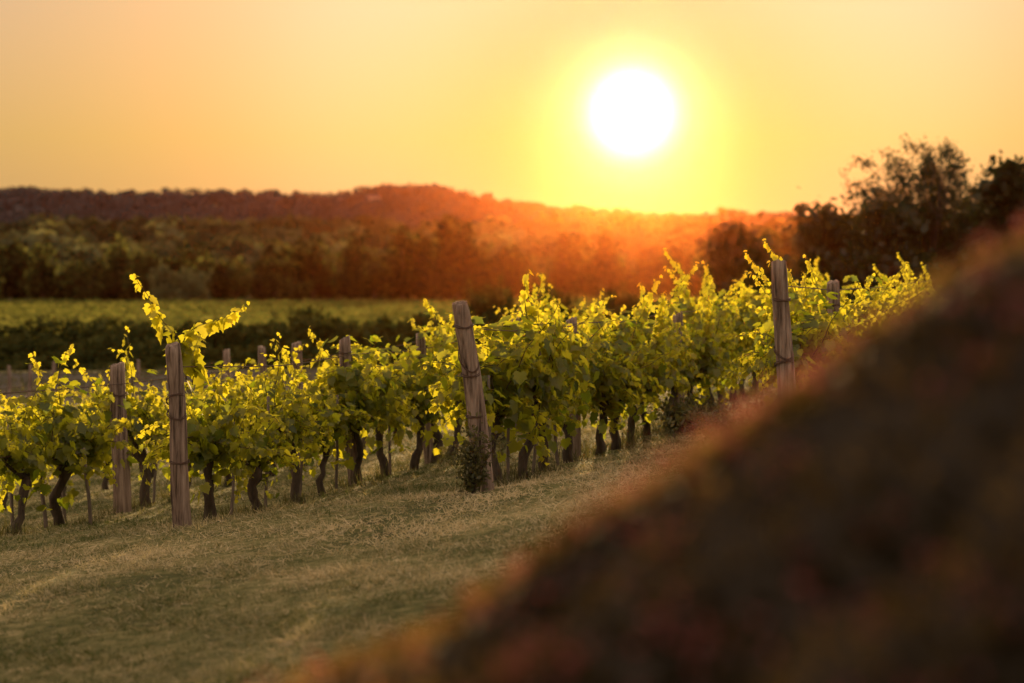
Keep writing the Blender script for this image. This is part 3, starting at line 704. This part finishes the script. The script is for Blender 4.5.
# two unseen trees added out of frame to darken the near grass and mound
place_tree(tree_meshes(231, 15.5, 6.4, 9.6, 16, 20000, .55, 'round', M_tree, .14), pz(512 - 6.4 * F / 9.0, 9.0), 'unseen tree added left of the viewer to shade the near grass', group=None)
place_tree(tree_meshes(232, 9.5, 5.4, 3.0, 14, 14000, .46, 'round', M_tree, .17), np.array([5.0, -2.6, float(ground(5.0, -2.6))]), 'unseen tree added behind the viewer to shade the mound', group=None)

# ------------------------------------------------------------------ hedge, bushes and pale field beyond the track
def hedge_mesh():
    r = np.random.default_rng(61); g = MB(); n = 34000
    x = r.uniform(-36, 14, n); dy = r.uniform(-4.2, 1.6, n); y = 85.5 + dy
    top = (1.40 + .26 * smooth_noise(x, y, 4.2, 62) + .20 * smooth_noise(x, y, 1.6, 63)) * np.clip(1 - np.abs(dy / 4.4) ** 1.3 * (dy < 0), .12, 1)
    a = r.random(n) ** .55; z = top * a
    p = np.stack([x, y, ground(x, y) + z], -1)
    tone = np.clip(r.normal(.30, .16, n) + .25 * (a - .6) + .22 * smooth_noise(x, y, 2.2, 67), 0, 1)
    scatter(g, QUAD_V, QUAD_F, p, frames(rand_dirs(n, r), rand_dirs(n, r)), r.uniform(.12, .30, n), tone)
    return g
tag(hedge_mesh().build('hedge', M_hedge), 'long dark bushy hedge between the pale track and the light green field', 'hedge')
for i, (px, top, lab) in enumerate([(492, 292, 'rounded dark bush above the leaning post, in front of the pale field'), (310, 310, 'dark wispy bush on the hedge line above the short grey post tops'),
                                    (555, 296, 'hazy orange-lit bush on the hedge line right of the leaning post'), (618, 294, 'hazy orange-lit bush on the hedge line under the sun')]):
    b = pz(px, 88); h = at(px, top, 88)[2] - b[2]
    bush('bush', lab, 'bush', b, (.85, .8, h), 1600, .26, M_hedge, 300 + i, 'bushes along the hedge line', stems=9, tone=.3)
def crop():
    r = np.random.default_rng(64); g = MB(); n = 90000
    d = 90 + (346 - 90) * r.random(n) ** 1.3; x = r.uniform(-.27, .16, n) * d
    row = np.abs(((x * .93 + d * .10) / 2.4) % 1 - .5) * 2
    k = row > .25; x, d = x[k], d[k]; n = len(x)
    z = ground(x, d) + (1.12 + .14 * smooth_noise(x, d, 22, 65)) * r.random(n) ** .35
    p = np.stack([x, d, z], -1)
    scatter(g, QUAD_V, QUAD_F, p, frames(unit(rand_dirs(n, r, 0) + np.array([0, 0, .5])), rand_dirs(n, r)), r.uniform(.25, .5, n) * (.6 + d / 250), np.clip(r.normal(.5, .2, n) + .2 * smooth_noise(x, d, 40, 66), 0, 1))
    kind(g.build('crop', M_crop), 'stuff', 'pale green crop covering the flat field before the trees')
crop()

# ------------------------------------------------------------------ tree line and far woods
PALE = [tree_meshes(440 + i, 8.0, 3.4, 1.8, 11, 1900, .5, 'round', M_wood_far, .17, .85) for i in range(2)]
TV = [tree_meshes(400 + i, 8.0, 3.4, 1.8, 11, 1500, .62, 'round', M_line, .17, [.05, .32, .1, .5, .05][i]) for i in range(5)] + [tree_meshes(420 + i, 10.0, 2.5, 2.0, 12, 1400, .60, 'tall', M_line, .17, [.05, .3, .1][i]) for i in range(3)]
LG = 'trees along the far edge of the pale field'
trng = np.random.default_rng(77)
line = []
for px in np.arange(-40, 830, 18.5):
    d = trng.uniform(352, 400); u = px + trng.normal(0, 7)
    hpx = np.interp(px, [0, 60, 110, 130, 200, 240, 300, 380, 450, 520, 600, 700, 760, 830], [48, 44, 34, 40, 36, 44, 48, 44, 58, 50, 52, 44, 50, 58]) * trng.choice([.55, .75, 1.0, 1.12, 1.3])
    line.append((u, d, hpx, None, int(trng.integers(0, 8))))
line += [(161, 349, 33, 'small rounded pale tree at the field edge above the tall shoot tip', 0), (192, 349, 34, 'small rounded pale tree, right one of two at the field edge', 1),
         (88, 350, 34, 'small pointed pale tree at the field edge left of the tall shoot', 6), (458, 362, 66, 'tall dark tree in the line above the leaning post', 5),
         (568, 362, 62, 'tall orange-hazed tree in the line left under the sun', 6)]
for (u, d, hpx, lab, v) in line:
    b = pz(u, d); H = (298 - HY + hpx) / F * d; H = (HY - (298 - hpx)) / F * d - (b[2] - CZ); base_h = 8.0 if v < 5 else 10.0
    s = H / base_h
    if lab is None:
        sec = 'left of the tall shoots' if u < 130 else 'between tall shoots and leaning post' if u < 460 else 'in orange haze under the sun' if u < 700 else 'in haze behind the tall straight post'
        lab = f"hazy {'rounded' if v < 5 else 'tall narrow'} tree in far line {sec}"
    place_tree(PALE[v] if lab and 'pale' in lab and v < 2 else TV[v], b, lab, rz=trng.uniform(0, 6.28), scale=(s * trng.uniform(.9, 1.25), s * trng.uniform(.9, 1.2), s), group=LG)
def crown_template(r, nq):
    d = rand_dirs(nq, r, -.35); lump = 1 + .22 * np.sin(d[:, 0] * 4 + r.uniform(0, 6)) * np.sin(d[:, 1] * 4 + r.uniform(0, 6)) + .15 * np.sin(d[:, 2] * 6 + d[:, 0] * 5)
    p = d * (lump * r.uniform(.75, 1.02, nq))[:, None]; p[:, 2] = p[:, 2] * .85
    rot = frames(unit(d + rand_dirs(nq, r) * .7), rand_dirs(nq, r)); s = r.uniform(.28, .5, nq)
    v = np.einsum('nij,nkj->nki', rot, QUAD_V[None] * s[:, None, None]) + p[:, None]
    f = (QUAD_F[None] + (np.arange(nq) * 4)[:, None, None]).reshape(-1, 3)
    return v.reshape(-1, 3), f
def woods(name, label, n, d0, d1, powr, size, nq, seed, mt, ulim=(-80, 1100), zoff=0.0):
    r = np.random.default_rng(seed); g = MB(); tm = [crown_template(r, nq) for _ in range(5)]
    d = d0 + (d1 - d0) * r.random(n) ** powr; u = r.uniform(ulim[0], ulim[1], n); x = (u - 512) / F * d
    rad = r.uniform(size[0], size[1], n); tall = r.uniform(.8, 1.3, n)
    z = ground(x, d) + rad * .55 * tall + zoff; w = r.integers(0, 5, n); az = r.uniform(0, 6.28, n)
    rot = np.zeros((n, 3, 3)); rot[:, 0, 0] = np.cos(az); rot[:, 0, 1] = -np.sin(az); rot[:, 1, 0] = np.sin(az); rot[:, 1, 1] = np.cos(az); rot[:, 2, 2] = 1
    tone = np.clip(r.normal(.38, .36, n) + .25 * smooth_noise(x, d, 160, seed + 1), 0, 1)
    for k in range(5):
        s = w == k; scatter(g, tm[k][0], tm[k][1], np.stack([x, d, z], -1)[s], rot[s], np.stack([rad, rad, rad * tall], -1)[s], tone[s])
    kind(g.build(name, mt), 'stuff', label)
woods('forest', 'broad hazy wood filling the plain behind the tree line', 1900, 440, 725, 1.1, (2.6, 5.2), 110, 81, M_wood_far)
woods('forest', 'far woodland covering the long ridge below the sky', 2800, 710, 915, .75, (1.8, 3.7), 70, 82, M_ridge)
# single crown that stands out on the ridge, pale houses on the hillside
b = pz(725, 900); place_tree(TV[1], b + np.array([0, 0, 1.5]), 'single round tree standing out on the ridge right of the sun', scale=(.9, .9, .9), name='tree')
def house(px, d, w, h, dp, label, zoff):
    b = pz(px, d); t = thing('house', label, 'house', b + np.array([0, 0, zoff]), .2, 'pale houses in the far woods')
    m = MB(); 
    m.add([(-w, -dp, -12), (w, -dp, -12), (w, dp, -12), (-w, dp, -12), (-w, -dp, h), (w, -dp, h), (w, dp, h), (-w, dp, h)], [(0, 1, 5, 4), (1, 2, 6, 5), (2, 3, 7, 6), (3, 0, 4, 7)]); m.build('wall', M_wall, t)
    m = MB(); e = 1.06
    m.add([(-w * e, -dp * e, h), (w * e, -dp * e, h), (w * e, dp * e, h), (-w * e, dp * e, h), (-w * e, 0, h * 1.5), (w * e, 0, h * 1.5)], [(0, 1, 5, 4), (2, 3, 4, 5)])
    m.f.append(np.array([(0, 4, 3), (1, 2, 5)], np.int32)); m.build('roof', M_roof, t)
house(352, 845, 4.5, 2.0, 2.5, 'pale long house high on the hillside under the hilltop', 1.5)
house(374, 850, 2.2, 1.8, 2, 'pale small house beside the long house on the hillside', 1.5)
house(303, 520, 2.2, 2.2, 2.2, 'pale house half hidden among hazy trees on the plain', 2.5)

# ------------------------------------------------------------------ haze
m, t, out = mat('evening_haze')
pv = N(t, 'ShaderNodeVolumePrincipled'); pv.inputs['Color'].default_value = (*HAZE_COLOR, 1); pv.inputs['Density'].default_value = HAZE_DENSITY; pv.inputs['Anisotropy'].default_value = HAZE_G
t.links.new(pv.outputs[0], out.inputs['Volume'])
zlo, zhi = gv[:, 2].min() - 1.0, 47.0
X0, X1, Y0, Y1 = -1150, 1150, -60, 1750
mb = MB(); mb.add([(X0, Y0, zlo), (X1, Y0, zlo), (X1, Y1, zlo), (X0, Y1, zlo), (X0, Y0, zhi), (X1, Y0, zhi), (X1, Y1, zhi), (X0, Y1, zhi)],
                  [(0, 3, 2, 1), (4, 5, 6, 7), (0, 1, 5, 4), (1, 2, 6, 5), (2, 3, 7, 6), (3, 0, 4, 7)])
kind(mb.build('haze', m), 'stuff', 'warm evening haze over the vineyard and the plain')
